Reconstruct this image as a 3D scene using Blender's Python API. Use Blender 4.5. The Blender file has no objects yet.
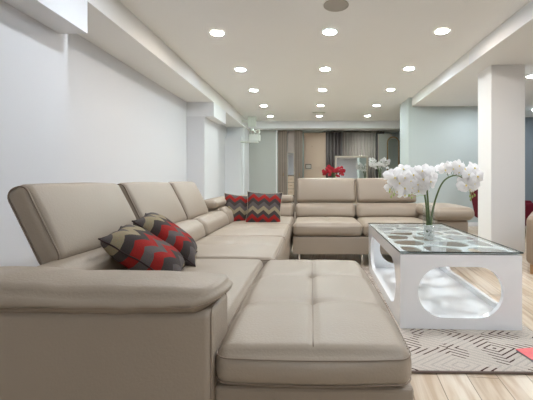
import bpy, bmesh, math, random
from mathutils import Vector, Matrix, noise
R = math.radians
random.seed(7)
scn = bpy.context.scene
COL = scn.collection
EYE = 0.88

# ------------------------------------------------------------ materials
def new_mat(name):
    m = bpy.data.materials.new(name); m.use_nodes = True
    nt = m.node_tree
    return m, nt, nt.nodes['Principled BSDF']

def srgb(r, g, b):
    def f(c):
        c /= 255.0
        return c/12.92 if c <= 0.04045 else ((c+0.055)/1.055)**2.4
    return (f(r), f(g), f(b), 1)

def plain(name, col, rough=0.5, metal=0.0, bump=0.0, bscale=60, spec=0.5, coat=0.0, var=0.0):
    m, nt, p = new_mat(name)
    p.inputs['Base Color'].default_value = col
    p.inputs['Roughness'].default_value = rough
    p.inputs['Metallic'].default_value = metal
    p.inputs['Specular IOR Level'].default_value = spec
    p.inputs['Coat Weight'].default_value = coat
    tc = nt.nodes.new('ShaderNodeTexCoord')
    if bump:
        n = nt.nodes.new('ShaderNodeTexNoise'); n.inputs['Scale'].default_value = bscale
        n.inputs['Detail'].default_value = 4
        b = nt.nodes.new('ShaderNodeBump'); b.inputs['Strength'].default_value = bump
        b.inputs['Distance'].default_value = 0.01
        nt.links.new(tc.outputs['Object'], n.inputs['Vector'])
        nt.links.new(n.outputs['Fac'], b.inputs['Height'])
        nt.links.new(b.outputs['Normal'], p.inputs['Normal'])
    if var:
        n2 = nt.nodes.new('ShaderNodeTexNoise'); n2.inputs['Scale'].default_value = 4
        mx = nt.nodes.new('ShaderNodeMix'); mx.data_type = 'RGBA'
        mx.inputs['A'].default_value = tuple(c*(1-var) for c in col[:3])+(1,)
        mx.inputs['B'].default_value = tuple(min(1, c*(1+var)) for c in col[:3])+(1,)
        nt.links.new(tc.outputs['Object'], n2.inputs['Vector'])
        nt.links.new(n2.outputs['Fac'], mx.inputs['Factor'])
        nt.links.new(mx.outputs['Result'], p.inputs['Base Color'])
    return m

def emis(name, col, strength):
    m, nt, p = new_mat(name)
    p.inputs['Base Color'].default_value = (0.8, 0.8, 0.8, 1)
    p.inputs['Emission Color'].default_value = col
    p.inputs['Emission Strength'].default_value = strength
    return m

def thin_glass(name, tint=(1, 1, 1, 1), refl=1.0):
    m = bpy.data.materials.new(name); m.use_nodes = True
    nt = m.node_tree; nt.nodes.clear()
    out = nt.nodes.new('ShaderNodeOutputMaterial')
    tr = nt.nodes.new('ShaderNodeBsdfTransparent'); tr.inputs['Color'].default_value = tint
    gl = nt.nodes.new('ShaderNodeBsdfGlossy'); gl.inputs['Roughness'].default_value = 0.02
    fr = nt.nodes.new('ShaderNodeLayerWeight'); fr.inputs['Blend'].default_value = 0.5
    pw = nt.nodes.new('ShaderNodeMath'); pw.operation = 'POWER'; pw.inputs[1].default_value = 5.0
    nt.links.new(fr.outputs['Facing'], pw.inputs[0])
    mu = nt.nodes.new('ShaderNodeMath'); mu.operation = 'MULTIPLY_ADD'; mu.inputs[1].default_value = 0.9*refl; mu.inputs[2].default_value = 0.04*refl
    mx = nt.nodes.new('ShaderNodeMixShader')
    nt.links.new(pw.outputs[0], mu.inputs[0])
    nt.links.new(mu.outputs[0], mx.inputs['Fac'])
    nt.links.new(tr.outputs[0], mx.inputs[1]); nt.links.new(gl.outputs[0], mx.inputs[2])
    nt.links.new(mx.outputs[0], out.inputs['Surface'])
    return m

class NB:
    """tiny node-math builder"""
    def __init__(s, nt): s.nt = nt
    def m(s, op, a, b=None, c=None):
        n = s.nt.nodes.new('ShaderNodeMath'); n.operation = op
        for i, v in enumerate((a, b, c)):
            if v is None: continue
            if isinstance(v, (int, float)): n.inputs[i].default_value = v
            else: s.nt.links.new(v, n.inputs[i])
        return n.outputs[0]

def chevron(name, bands, scale_x, scale_y, amp):
    """zigzag stripes woven in local XY of the pillow"""
    m, nt, p = new_mat(name); nb = NB(nt)
    tc = nt.nodes.new('ShaderNodeTexCoord'); sp = nt.nodes.new('ShaderNodeSeparateXYZ')
    nt.links.new(tc.outputs['Object'], sp.inputs[0])
    tri = nb.m('PINGPONG', nb.m('MULTIPLY', sp.outputs['X'], scale_x), 1.0)
    v = nb.m('ADD', nb.m('MULTIPLY', sp.outputs['Y'], scale_y), nb.m('MULTIPLY', tri, amp))
    v = nb.m('FRACT', nb.m('ADD', v, 10.06))
    r = nt.nodes.new('ShaderNodeValToRGB'); r.color_ramp.interpolation = 'CONSTANT'
    el = r.color_ramp.elements
    el[0].position = 0; el[0].color = bands[0]
    el[1].position = 1.0/len(bands); el[1].color = bands[1]
    for i in range(2, len(bands)):
        e = el.new(i/len(bands)); e.color = bands[i]
    nt.links.new(v, r.inputs['Fac'])
    n = nt.nodes.new('ShaderNodeTexNoise'); n.inputs['Scale'].default_value = 260
    nt.links.new(tc.outputs['Object'], n.inputs['Vector'])
    mx = nt.nodes.new('ShaderNodeMix'); mx.data_type = 'RGBA'; mx.blend_type = 'MULTIPLY'
    mx.inputs['Factor'].default_value = 0.5
    nt.links.new(r.outputs['Color'], mx.inputs['A']); nt.links.new(n.outputs['Color'], mx.inputs['B'])
    nt.links.new(mx.outputs['Result'], p.inputs['Base Color'])
    b = nt.nodes.new('ShaderNodeBump'); b.inputs['Strength'].default_value = 0.35; b.inputs['Distance'].default_value = 0.004
    nt.links.new(n.outputs['Fac'], b.inputs['Height']); nt.links.new(b.outputs['Normal'], p.inputs['Normal'])
    p.inputs['Roughness'].default_value = 0.95
    p.inputs['Specular IOR Level'].default_value = 0.15
    return m

def wood_floor():
    m, nt, p = new_mat('wood_planks'); nb = NB(nt)
    tc = nt.nodes.new('ShaderNodeTexCoord')
    mp = nt.nodes.new('ShaderNodeMapping'); mp.inputs['Rotation'].default_value = (0, 0, R(90+6))
    nt.links.new(tc.outputs['Object'], mp.inputs['Vector'])
    br = nt.nodes.new('ShaderNodeTexBrick')
    br.inputs['Color1'].default_value = srgb(232, 219, 202)
    br.inputs['Color2'].default_value = srgb(214, 196, 174)
    br.inputs['Mortar'].default_value = srgb(156, 138, 116)
    br.inputs['Scale'].default_value = 1.0
    br.inputs['Mortar Size'].default_value = 0.0022
    br.inputs['Mortar Smooth'].default_value = 0.2
    br.inputs['Brick Width'].default_value = 1.2
    br.inputs['Row Height'].default_value = 0.133
    br.offset = 0.37
    nt.links.new(mp.outputs[0], br.inputs['Vector'])
    mp2 = nt.nodes.new('ShaderNodeMapping'); mp2.inputs['Scale'].default_value = (1.3, 16, 1)
    nt.links.new(mp.outputs[0], mp2.inputs['Vector'])
    n = nt.nodes.new('ShaderNodeTexNoise'); n.inputs['Scale'].default_value = 1.6; n.inputs['Detail'].default_value = 6
    n.inputs['Distortion'].default_value = 0.8
    nt.links.new(mp2.outputs[0], n.inputs['Vector'])
    r = nt.nodes.new('ShaderNodeValToRGB')
    r.color_ramp.elements[0].position = 0.35; r.color_ramp.elements[0].color = srgb(205, 180, 150)
    r.color_ramp.elements[1].position = 0.6; r.color_ramp.elements[1].color = (1, 1, 1, 1)
    nt.links.new(n.outputs['Fac'], r.inputs['Fac'])
    mx = nt.nodes.new('ShaderNodeMix'); mx.data_type = 'RGBA'; mx.blend_type = 'MULTIPLY'
    mx.inputs['Factor'].default_value = 0.65
    nt.links.new(br.outputs['Color'], mx.inputs['A']); nt.links.new(r.outputs['Color'], mx.inputs['B'])
    nt.links.new(mx.outputs['Result'], p.inputs['Base Color'])
    p.inputs['Roughness'].default_value = 0.32
    return m

def rug_mat():
    m, nt, p = new_mat('hatched_rug_pile'); nb = NB(nt)
    tc = nt.nodes.new('ShaderNodeTexCoord'); sp = nt.nodes.new('ShaderNodeSeparateXYZ')
    nt.links.new(tc.outputs['Object'], sp.inputs[0])
    S = 0.42
    x = nb.m('DIVIDE', sp.outputs['X'], S*1.15); y = nb.m('DIVIDE', sp.outputs['Y'], S*0.8)
    a = nb.m('PINGPONG', nb.m('ADD', x, 20.05), 0.5)
    b = nb.m('PINGPONG', nb.m('ADD', y, 20.6), 0.5)
    d = nb.m('ADD', a, b)
    line = nb.m('LESS_THAN', nb.m('FRACT', nb.m('MULTIPLY', d, 10.0)), 0.27)
    n = nt.nodes.new('ShaderNodeTexNoise'); n.inputs['Scale'].default_value = 7; n.inputs['Detail'].default_value = 0
    nt.links.new(tc.outputs['Object'], n.inputs['Vector'])
    msk = nb.m('GREATER_THAN', n.outputs['Fac'], 0.54)
    dark = nb.m('MULTIPLY', line, msk)
    n2 = nt.nodes.new('ShaderNodeTexNoise'); n2.inputs['Scale'].default_value = 320
    nt.links.new(tc.outputs['Object'], n2.inputs['Vector'])
    r = nt.nodes.new('ShaderNodeValToRGB')
    r.color_ramp.elements[0].position = 0.3; r.color_ramp.elements[0].color = srgb(186, 174, 163)
    r.color_ramp.elements[1].position = 0.7; r.color_ramp.elements[1].color = srgb(230, 219, 207)
    nt.links.new(n2.outputs['Fac'], r.inputs['Fac'])
    faint = nt.nodes.new('ShaderNodeMix'); faint.data_type = 'RGBA'
    faint.inputs['B'].default_value = srgb(176, 166, 158)
    nt.links.new(nb.m('MULTIPLY', line, 0.55), faint.inputs['Factor']); nt.links.new(r.outputs['Color'], faint.inputs['A'])
    mx = nt.nodes.new('ShaderNodeMix'); mx.data_type = 'RGBA'
    mx.inputs['B'].default_value = srgb(84, 60, 55)
    nt.links.new(dark, mx.inputs['Factor']); nt.links.new(faint.outputs['Result'], mx.inputs['A'])
    nt.links.new(mx.outputs['Result'], p.inputs['Base Color'])
    bp = nt.nodes.new('ShaderNodeBump'); bp.inputs['Strength'].default_value = 0.8; bp.inputs['Distance'].default_value = 0.006
    nt.links.new(n2.outputs['Fac'], bp.inputs['Height']); nt.links.new(bp.outputs['Normal'], p.inputs['Normal'])
    p.inputs['Roughness'].default_value = 1.0; p.inputs['Specular IOR Level'].default_value = 0.05
    return m

def stripe_mat(name, c1, c2, scale, axis='X', rough=0.6, bump=0.5):
    m, nt, p = new_mat(name); nb = NB(nt)
    tc = nt.nodes.new('ShaderNodeTexCoord'); sp = nt.nodes.new('ShaderNodeSeparateXYZ')
    nt.links.new(tc.outputs['Object'], sp.inputs[0])
    f = nb.m('PINGPONG', nb.m('MULTIPLY', sp.outputs[axis], scale), 1.0)
    n = nt.nodes.new('ShaderNodeTexNoise'); n.inputs['Scale'].default_value = 6
    nt.links.new(tc.outputs['Object'], n.inputs['Vector'])
    f = nb.m('ADD', nb.m('MULTIPLY', f, 0.7), nb.m('MULTIPLY', n.outputs['Fac'], 0.3))
    mx = nt.nodes.new('ShaderNodeMix'); mx.data_type = 'RGBA'
    mx.inputs['A'].default_value = c1; mx.inputs['B'].default_value = c2
    nt.links.new(f, mx.inputs['Factor']); nt.links.new(mx.outputs['Result'], p.inputs['Base Color'])
    b = nt.nodes.new('ShaderNodeBump'); b.inputs['Strength'].default_value = bump; b.inputs['Distance'].default_value = 0.01
    nt.links.new(f, b.inputs['Height']); nt.links.new(b.outputs['Normal'], p.inputs['Normal'])
    p.inputs['Roughness'].default_value = rough
    return m

LEATHER = plain('taupe_leather', srgb(163, 149, 133), 0.42, bump=0.12, bscale=140, spec=0.45, var=0.03)
PIPING = plain('leather_piping', srgb(140, 124, 109), 0.5)
SEAMDARK = plain('leather_gap', srgb(70, 60, 52), 0.8)
BROWNL = plain('brown_leather', srgb(150, 130, 112), 0.45, bump=0.1, bscale=120)
CHROME = plain('chrome', (0.8, 0.8, 0.8, 1), 0.12, metal=1.0)
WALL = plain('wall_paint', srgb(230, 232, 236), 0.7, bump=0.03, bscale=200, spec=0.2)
WALLLEFT = plain('left_wall_paint_darkened', srgb(218, 219, 223), 0.7, bump=0.03, bscale=200, spec=0.2)  # wall paint darkened, dimmer light at the left put into the colour
WALLG = plain('grey_green_wall_paint', srgb(192, 201, 200), 0.7, bump=0.03, bscale=200, spec=0.2)
WALLD = plain('slate_wall_paint', srgb(150, 160, 168), 0.7, spec=0.2)
CEIL = plain('ceiling_paint', srgb(236, 236, 235), 0.8, spec=0.1)
COLM = plain('column_paint', srgb(236, 235, 234), 0.6, spec=0.3)
WHITE = plain('white_lacquer', srgb(246, 246, 248), 0.12, coat=0.6, spec=0.5)
WEB = plain('white_web_lacquer', srgb(238, 240, 240), 0.25)
GLASS = thin_glass('table_glass', (0.975, 0.99, 0.985, 1), 0.5)
GLASSEDGE = plain('glass_edge_dark', srgb(16, 34, 32), 0.15)
VASEG = thin_glass('vase_glass', (0.96, 0.975, 0.975, 1), 0.9)
FLOOR = wood_floor()
RUG = rug_mat()
RUGEDGE = plain('rug_binding', srgb(120, 104, 96), 0.95)
c_red, c_dk, c_tan, c_gr = srgb(168, 50, 46), srgb(80, 72, 70), srgb(166, 152, 124), srgb(108, 100, 98)
CHEV = chevron('zigzag_weave', [c_tan, c_gr, c_dk, c_red, c_gr, c_dk, c_red, c_dk], 18.0, 2.9, 0.14)
CHEV2 = chevron('bold_zigzag_weave', [c_gr, c_red, c_dk, c_tan, c_gr, c_dk, c_red], 15.0, 3.3, 0.15)
PILBACK = plain('pillow_back_cloth', srgb(64, 52, 52), 0.95, bump=0.4, bscale=200, spec=0.1)
PILPIPE = plain('pillow_cord', srgb(190, 178, 160), 0.8)
PETAL = plain('orchid_petal_white', srgb(250, 248, 248), 0.6, spec=0.2)
def translucent(m, k):
    nt = m.node_tree; p = nt.nodes['Principled BSDF']; out = nt.nodes['Material Output']
    t = nt.nodes.new('ShaderNodeBsdfTranslucent'); t.inputs['Color'].default_value = p.inputs['Base Color'].default_value
    x = nt.nodes.new('ShaderNodeMixShader'); x.inputs['Fac'].default_value = k
    nt.links.new(p.outputs[0], x.inputs[1]); nt.links.new(t.outputs[0], x.inputs[2]); nt.links.new(x.outputs[0], out.inputs['Surface'])
translucent(PETAL, 0.4)
LIP = plain('orchid_lip_yellow', srgb(238, 214, 70), 0.5)
STEM = plain('orchid_stem_green', srgb(88, 108, 58), 0.5)
BUD = plain('orchid_bud_green', srgb(150, 170, 90), 0.5)
PEB = plain('white_pebble', srgb(248, 248, 245), 0.3)
REDP = plain('red_petal', srgb(176, 22, 44), 0.6)
REDC = plain('burgundy_cloth', srgb(96, 20, 36), 0.8, bump=0.2, bscale=80, spec=0.2)
BLACK = plain('dark_plastic', srgb(30, 30, 32), 0.5)
WPLAST = plain('white_plastic', srgb(225, 232, 226), 0.4)
GREEN = emis('green_sign_face', srgb(40, 150, 100), 0.15)
SPK = plain('speaker_grille_grey', srgb(182, 177, 168), 0.7, bump=0.6, bscale=500)
BEIGEW = plain('cream_lacquer', srgb(205, 185, 165), 0.4, spec=0.3)
SILVER = plain('silver_frame', srgb(200, 190, 175), 0.3, metal=0.5)
GOLD = plain('antique_gold', srgb(150, 128, 96), 0.35, metal=0.8)
MIRROR = plain('mirror_face', (0.85, 0.87, 0.86, 1), 0.03, metal=1.0)
CURT = plain('taupe_curtain', srgb(172, 161, 156), 0.85, spec=0.1)
CURTD = plain('charcoal_curtain', srgb(116, 107, 107), 0.9, spec=0.1)
SLAT = stripe_mat('grey_oak_slats', srgb(118, 105, 96), srgb(160, 146, 134), 30)
GREYP = plain('pale_grey_panel', srgb(178, 180, 176), 0.5)
PINK = plain('pink_print', srgb(236, 84, 118), 0.4, var=0.3)
_mx = [n for n in PINK.node_tree.nodes if n.type == 'MIX'][0]
_mx.inputs['A'].default_value = srgb(232, 60, 110); _mx.inputs['B'].default_value = srgb(244, 130, 110)
[n for n in PINK.node_tree.nodes if n.type == 'TEX_NOISE'][0].inputs['Scale'].default_value = 40
PAPER = plain('grey_paper_edge', srgb(180, 184, 196), 0.6)
LEGWOOD = plain('leg_wood', srgb(170, 130, 90), 0.5)
WARM = emis('warm_lamp_diffuser', (1.0, 0.88, 0.76, 1), 156)
COOL = emis('cool_lamp_diffuser', (0.84, 0.92, 1.0, 1), 156)
NEUT = emis('neutral_lamp_diffuser', (0.86, 1.0, 0.93, 1), 156)

# ------------------------------------------------------------ object helpers
def link(name, me, mat, parent=None):
    o = bpy.data.objects.new(name, me)
    COL.objects.link(o)
    if mat:
        if isinstance(mat, (list, tuple)):
            for x in mat: me.materials.append(x)
        elif not me.materials: me.materials.append(mat)
    if parent: o.parent = parent
    return o

def empty(name, loc, label, cat, group=None, rz=0):
    o = bpy.data.objects.new(name, None); COL.objects.link(o)
    o.empty_display_size = 0.1
    o.location = loc; o.rotation_euler = (0, 0, rz)
    o['label'] = label; o['category'] = cat
    if group: o['group'] = group
    return o

def tag(o, label, cat, group=None, kind=None):
    o['label'] = label; o['category'] = cat
    if group: o['group'] = group
    if kind: o['kind'] = kind
    return o

def struct(o):
    o['kind'] = 'structure'; return o

def bm_mesh(bm, name, smooth=False):
    me = bpy.data.meshes.new(name)
    bmesh.ops.recalc_face_normals(bm, faces=bm.faces)
    bm.to_mesh(me); bm.free()
    if smooth:
        for p in me.polygons: p.use_smooth = True
    return me

def add_box(bm, lo, hi, bev=0.0, mat_index=0):
    r = bmesh.ops.create_cube(bm, size=1)
    vs = r['verts']
    for v in vs:
        v.co = Vector([lo[i] + (v.co[i]+0.5)*(hi[i]-lo[i]) for i in range(3)])
    fs = set(f for v in vs for f in v.link_faces)
    for f in fs: f.material_index = mat_index
    if bev:
        es = list(set(e for v in vs for e in v.link_edges))
        bmesh.ops.bevel(bm, geom=es, offset=bev, segments=3, affect='EDGES', profile=0.5)
    return vs

def box(name, lo, hi, mat, parent=None, bev=0.0):
    bm = bmesh.new(); add_box(bm, lo, hi, bev)
    return link(name, bm_mesh(bm, name), mat, parent)

def boxes(name, lst, mat, parent=None, bev=0.0):
    bm = bmesh.new()
    for lo, hi in lst: add_box(bm, lo, hi, bev)
    return link(name, bm_mesh(bm, name), mat, parent)

def sbox(name, lo, hi, mat=WALL):
    return struct(box(name, lo, hi, mat))

def tube(bm, pts, rad, seg=8, closed=False):
    """sweep a circle along pts; rad float or list"""
    n = len(pts); rings = []
    P = [Vector(p) for p in pts]
    up = Vector((0, 0, 1)); prev = None
    for i in range(n):
        if closed: t = P[(i+1) % n]-P[i-1]
        else: t = P[min(i+1, n-1)]-P[max(i-1, 0)]
        t.normalize()
        if prev is None:
            a = up if abs(t.z) < 0.9 else Vector((1, 0, 0))
            u = t.cross(a).normalized()
        else:
            u = (prev - t*prev.dot(t)).normalized()
        prev = u; w = t.cross(u)
        r = rad[i] if isinstance(rad, (list, tuple)) else rad
        rings.append([bm.verts.new(P[i]+(u*math.cos(k*2*math.pi/seg)+w*math.sin(k*2*math.pi/seg))*r) for k in range(seg)])
    m = n if closed else n-1
    for i in range(m):
        A, B = rings[i], rings[(i+1) % n]
        for k in range(seg):
            bm.faces.new((A[k], A[(k+1) % seg], B[(k+1) % seg], B[k]))
    if not closed:
        bm.faces.new(rings[0][::-1]); bm.faces.new(rings[-1])

def cyl(bm, c, r, h, seg=32, r2=None):
    r2 = r if r2 is None else r2
    a = [bm.verts.new((c[0]+r*math.cos(k*2*math.pi/seg), c[1]+r*math.sin(k*2*math.pi/seg), c[2])) for k in range(seg)]
    b = [bm.verts.new((c[0]+r2*math.cos(k*2*math.pi/seg), c[1]+r2*math.sin(k*2*math.pi/seg), c[2]+h)) for k in range(seg)]
    bm.faces.new(a[::-1]); bm.faces.new(b)
    for k in range(seg): bm.faces.new((a[k], a[(k+1) % seg], b[(k+1) % seg], b[k]))

def cylo(name, c, r, h, mat, parent=None, seg=32, r2=None):
    bm = bmesh.new(); cyl(bm, c, r, h, seg, r2)
    return link(name, bm_mesh(bm, name), mat, parent)

def params(h, r, n, cs=5):
    """positions along one axis: dense round the corner band"""
    out = [-h + r*(1-math.tan(math.pi/4*(1-k/cs))) for k in range(cs)]
    out += [-h+r + (2*h-2*r)*k/n for k in range(n+1)]
    out += [h - r*(1-math.tan(math.pi/4*(1-k/cs))) for k in range(cs-1, -1, -1)]
    return out

def cushion(name, lo, hi, mat, parent=None, r=0.03, n=(14, 14, 3), deform=None, fn=None):
    """soft rounded box made of a dense grid; deform(p, s) gets the point and its normalised position"""
    c = [(lo[i]+hi[i])/2 for i in range(3)]; h = [(hi[i]-lo[i])/2 for i in range(3)]
    r = min(r, min(h)*0.98)
    ax = [params(h[i], r, n[i]) for i in range(3)]
    bm = bmesh.new(); cache = {}
    def vert(p):
        key = tuple(round(q, 6) for q in p)
        if key in cache: return cache[key]
        q = Vector([max(-(h[i]-r), min(h[i]-r, p[i])) for i in range(3)])
        d = Vector(p)-q
        w = q + d.normalized()*r
        s = [p[i]/h[i] for i in range(3)]
        if deform: w = deform(w, s, h)
        w = w + Vector(c)
        if fn: w = fn(w)
        cache[key] = bm.verts.new(w); return cache[key]
    for a in range(3):
        u, v = (a+1) % 3, (a+2) % 3
        for sg in (-1, 1):
            for i in range(len(ax[u])-1):
                for j in range(len(ax[v])-1):
                    q = []
                    for (di, dj) in ((0, 0), (1, 0), (1, 1), (0, 1)):
                        p = [0, 0, 0]; p[a] = sg*h[a]; p[u] = ax[u][i+di]; p[v] = ax[v][j+dj]
                        q.append(vert(p))
                    try: bm.faces.new(q)
                    except ValueError: pass
    return link(name, bm_mesh(bm, name, True), mat, parent)

def bump1(x): return max(0.0, 1-x*x)

def seat_deform(puff=0.018, seams_x=(), seams_y=(), tufts=(), wr=0.002, side=0.008, seed=0.0, depth=0.006):
    def f(w, s, h):
        w = w.copy()
        if s[2] > 0:
            k = s[2]
            e = (bump1(s[0])**0.45)*(bump1(s[1])**0.45)
            dz = puff*e
            for x0 in seams_x: dz -= depth*math.exp(-((w.x-x0)/0.010)**2)*e
            for y0 in seams_y: dz -= depth*0.6*math.exp(-((w.y-y0)/0.016)**2)*e
            for (x0, y0) in tufts:
                d2 = ((w.x-x0)/0.07)**2+((w.y-y0)/0.055)**2
                dz -= 0.011*math.exp(-d2)
                dz -= 0.006*math.exp(-d2*14)
            dz += wr*noise.noise(Vector((w.x*9+seed, w.y*9, seed)))*e
            w.z += dz*k
        w.x += side*(s[0])*bump1(s[2])*bump1(s[1])
        w.y += side*(s[1])*bump1(s[2])*bump1(s[0])
        return w
    return f

def soft(puff=(0.01, 0.01, 0.01), wr=0.002, seed=1.0, freq=8):
    def f(w, s, h):
        w = w.copy()
        w.x += puff[0]*s[0]*bump1(s[1])**.6*bump1(s[2])**.6
        w.y += puff[1]*s[1]*bump1(s[0])**.6*bump1(s[2])**.6
        w.z += puff[2]*s[2]*bump1(s[0])**.6*bump1(s[1])**.6
        nz = noise.noise_vector(Vector((w.x*freq+seed, w.y*freq, w.z*freq)))
        return w + nz*wr
    return f

def rect_loop(lo, hi, r, plane, at, seg=5):
    """rounded rectangle loop of points; plane 'xy' at z, 'xz' at y, 'yz' at x"""
    a0, b0 = lo; a1, b1 = hi; pts = []
    for (cx, cy, st) in ((a1-r, b1-r, 0), (a0+r, b1-r, 90), (a0+r, b0+r, 180), (a1-r, b0+r, 270)):
        for k in range(seg+1):
            t = R(st+90*k/seg); pts.append((cx+r*math.cos(t), cy+r*math.sin(t)))
    if plane == 'xy': return [(p[0], p[1], at) for p in pts]
    if plane == 'xz': return [(p[0], at, p[1]) for p in pts]
    return [(at, p[0], p[1]) for p in pts]

def piping(name, loops, rad, mat, parent, fn=None):
    for L in loops:
        bm = bmesh.new()
        if fn: L = [fn(Vector(p)) for p in L]
        tube(bm, L, rad, 6, closed=True)
        o = link(name, bm_mesh(bm, name, True), mat, parent)
    return o

# ------------------------------------------------------------ the room
CZ = EYE+1.57          # main ceiling
LS = EYE+1.345         # left soffit
RS = EYE+1.40          # right soffit
BB = EYE+1.10          # dropped beams
fl = sbox('floor', (-3.0, -2.6, -0.1), (6.6, 13.0, 0), FLOOR)
cl = sbox('ceiling', (-3.0, -2.6, CZ), (6.6, 13.0, CZ+0.1), CEIL)
XF = -1.68
# left side: wall bump near, recess, piers, soffits
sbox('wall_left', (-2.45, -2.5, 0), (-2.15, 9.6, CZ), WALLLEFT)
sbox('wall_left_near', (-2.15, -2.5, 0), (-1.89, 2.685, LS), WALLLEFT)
sbox('wall_left_pier', (-2.15, 6.02, 0), (-1.84, 6.87, BB), WALLLEFT)
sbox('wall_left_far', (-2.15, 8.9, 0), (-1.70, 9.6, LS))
sbox('trim_1', (-2.15, -2.5, LS), (XF, 9.6, CZ), CEIL)          # left soffit
sbox('trim_2', (-1.89, -2.5, BB), (XF+0.0015, 2.60, LS), WALL)       # dropped beam near
sbox('trim_3', (-2.15, 6.02, BB), (XF+0.0015, 6.87, LS), WALL)       # dropped beam at pier
sbox('trim_4', (-2.15, 8.72, 0), (-1.74, 8.9, BB-0.02), WALL)
# back
sbox('wall_back', (-2.15, 9.6, 0), (-0.94, 9.75, CZ), GREYP)
sbox('trim_5', (XF, 9.3, RS-0.02), (3.2, 9.6, CZ), WALL)             # back beam
sbox('trim_6', (-0.96, 9.57, 0), (-0.925, 9.6, RS-0.02), WHITE)
sbox('wall_back_display', (-2.0, 11.6, 0), (6.3, 11.75, CZ), WALLG)
sbox('wall_left_display', (-2.1, 9.75, 0), (-2.0, 11.75, CZ), WALLG)
# right
XR = 1.92
sbox('trim_7', (XR, -2.5, RS), (6.3, 6.7, CZ), CEIL)            # right lowered ceiling
sbox('trim_8', (XR-0.004, -2.5, RS-0.004), (XR, 4.28, CZ-0.02), WALL)
sbox('wall_right_back', (1.86, 6.7, 0), (4.05, 7.35, CZ), WALLG)
sbox('wall_right_far', (4.05, 7.9, 0), (6.3, 8.05, CZ), WALLD)
sbox('wall_right', (6.3, -2.5, 0), (6.45, 11.75, CZ), WALLD)
sbox('wall_front', (-2.45, -2.6, 0), (6.45, -2.5, CZ), WALL)
sbox('trim_9', (2.195, 4.30, 0), (2.60, 4.64, RS), COLM)         # square column
sbox('trim_10', (4.05, 6.7, RS), (6.3, 7.9, CZ), CEIL)
# baseboards
sbox('baseboard_right', (1.86, 6.68, 0), (4.05, 6.698, 0.08), WHITE)

# ------------------------------------------------------------ ceiling lights
def downlight(x, y, z, mat, label, cat='ceiling light'):
    e = empty('recessed_downlight', (x, y, z), label, cat, 'round recessed downlights in the ceiling')
    bm = bmesh.new(); seg = 28
    prof = [(0.064, -0.004), (0.069, -0.009), (0.078, -0.006), (0.080, 0.0)]
    rings = [[bm.verts.new((r*math.cos(k*2*math.pi/seg), r*math.sin(k*2*math.pi/seg), zz)) for k in range(seg)] for r, zz in prof]
    for A, B in zip(rings, rings[1:]):
        for k in range(seg): bm.faces.new((A[k], A[(k+1) % seg], B[(k+1) % seg], B[k]))
    link('trim_ring', bm_mesh(bm, 'trim_ring', True), WPLAST, e)
    cylo('diffuser', (0, 0, -0.006), 0.065, 0.005, mat, e, 28)
    return e

def far_copy(m, k):
    c = m.copy(); c.name = m.name+'_dimmed'; p = c.node_tree.nodes['Principled BSDF']
    p.inputs['Emission Strength'].default_value *= k
    return c
FARM = {m.name: far_copy(m, 0.72) for m in (WARM, COOL, NEUT)}
rows = [3.71, 4.95, 6.09, 7.38, 8.58]
ordn = ['nearest', 'second', 'third', 'fourth', 'farthest']
cols = [(-1.0, 'left'), (0.2, 'middle'), (1.38, 'right')]
lm = {(0, 0): WARM, (0, 2): WARM, (1, 0): COOL, (1, 1): NEUT, (1, 2): COOL, (0, 1): COOL, (2, 0): NEUT, (2, 1): COOL,
      (2, 2): NEUT, (3, 0): COOL, (3, 1): NEUT, (3, 2): COOL, (4, 0): NEUT, (4, 1): COOL, (4, 2): NEUT}
for i, y in enumerate(rows):
    for j, (x, side) in enumerate(cols):
        downlight(x, y, CZ-0.0005, lm[(i, j)] if i < 2 else FARM[lm[(i, j)].name],
                  f'round {"warm" if lm[(i, j)] is WARM else "white"} recessed downlight, {ordn[i]} in the {side} row of the main ceiling')
for x, y, nm in ((-1.0, 2.45, 'left row, above the near seat'), (0.2, 2.45, 'middle row, above the chaise end'), (1.38, 2.45, 'right row, above the coffee table'),
                 (1.38, 1.2, 'right row, over the near end of the rug'), (0.2, -1.3, 'middle row, behind the viewer'), (1.38, -0.2, 'right row, behind the viewer'), (1.38, 0.5, 'right row, beside the viewer')):
    downlight(x, y, CZ-0.0005, COOL, f'added fill downlight outside the picture, {nm}')  # unseen lamps added to light the near side of the room
downlight(3.0, 1.0, RS-0.0005, COOL, 'added fill downlight in the lowered ceiling outside the picture, nearest')  # unseen lamp added to brighten the column and coffee table
downlight(2.98, 4.76, RS-0.0005, COOL, 'round white downlight in the lowered ceiling right of the column')
downlight(4.45, 7.0, RS-0.0005, COOL, 'small distant downlight in the lowered ceiling far right of the column')
downlight(2.98, 6.0, RS-0.0005, COOL, 'added downlight in the lowered ceiling hidden behind the column')  # extra lamp added out of sight behind the column
downlight(3.2, 2.4, RS-0.0005, COOL, 'added fill downlight in the lowered ceiling out of frame at right')  # unseen lamp added to bring light in from the right
downlight(4.6, 4.0, RS-0.0005, COOL, 'added fill downlight in the lowered ceiling beyond the frame')  # another unseen lamp added for light on the right side
for x in (0.2, 1.6):
    downlight(x, 10.5, CZ-0.0005, NEUT, 'round downlight over the furniture display %s' % ('left of the curtains' if x < 1 else 'before the arched mirror'))

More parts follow.
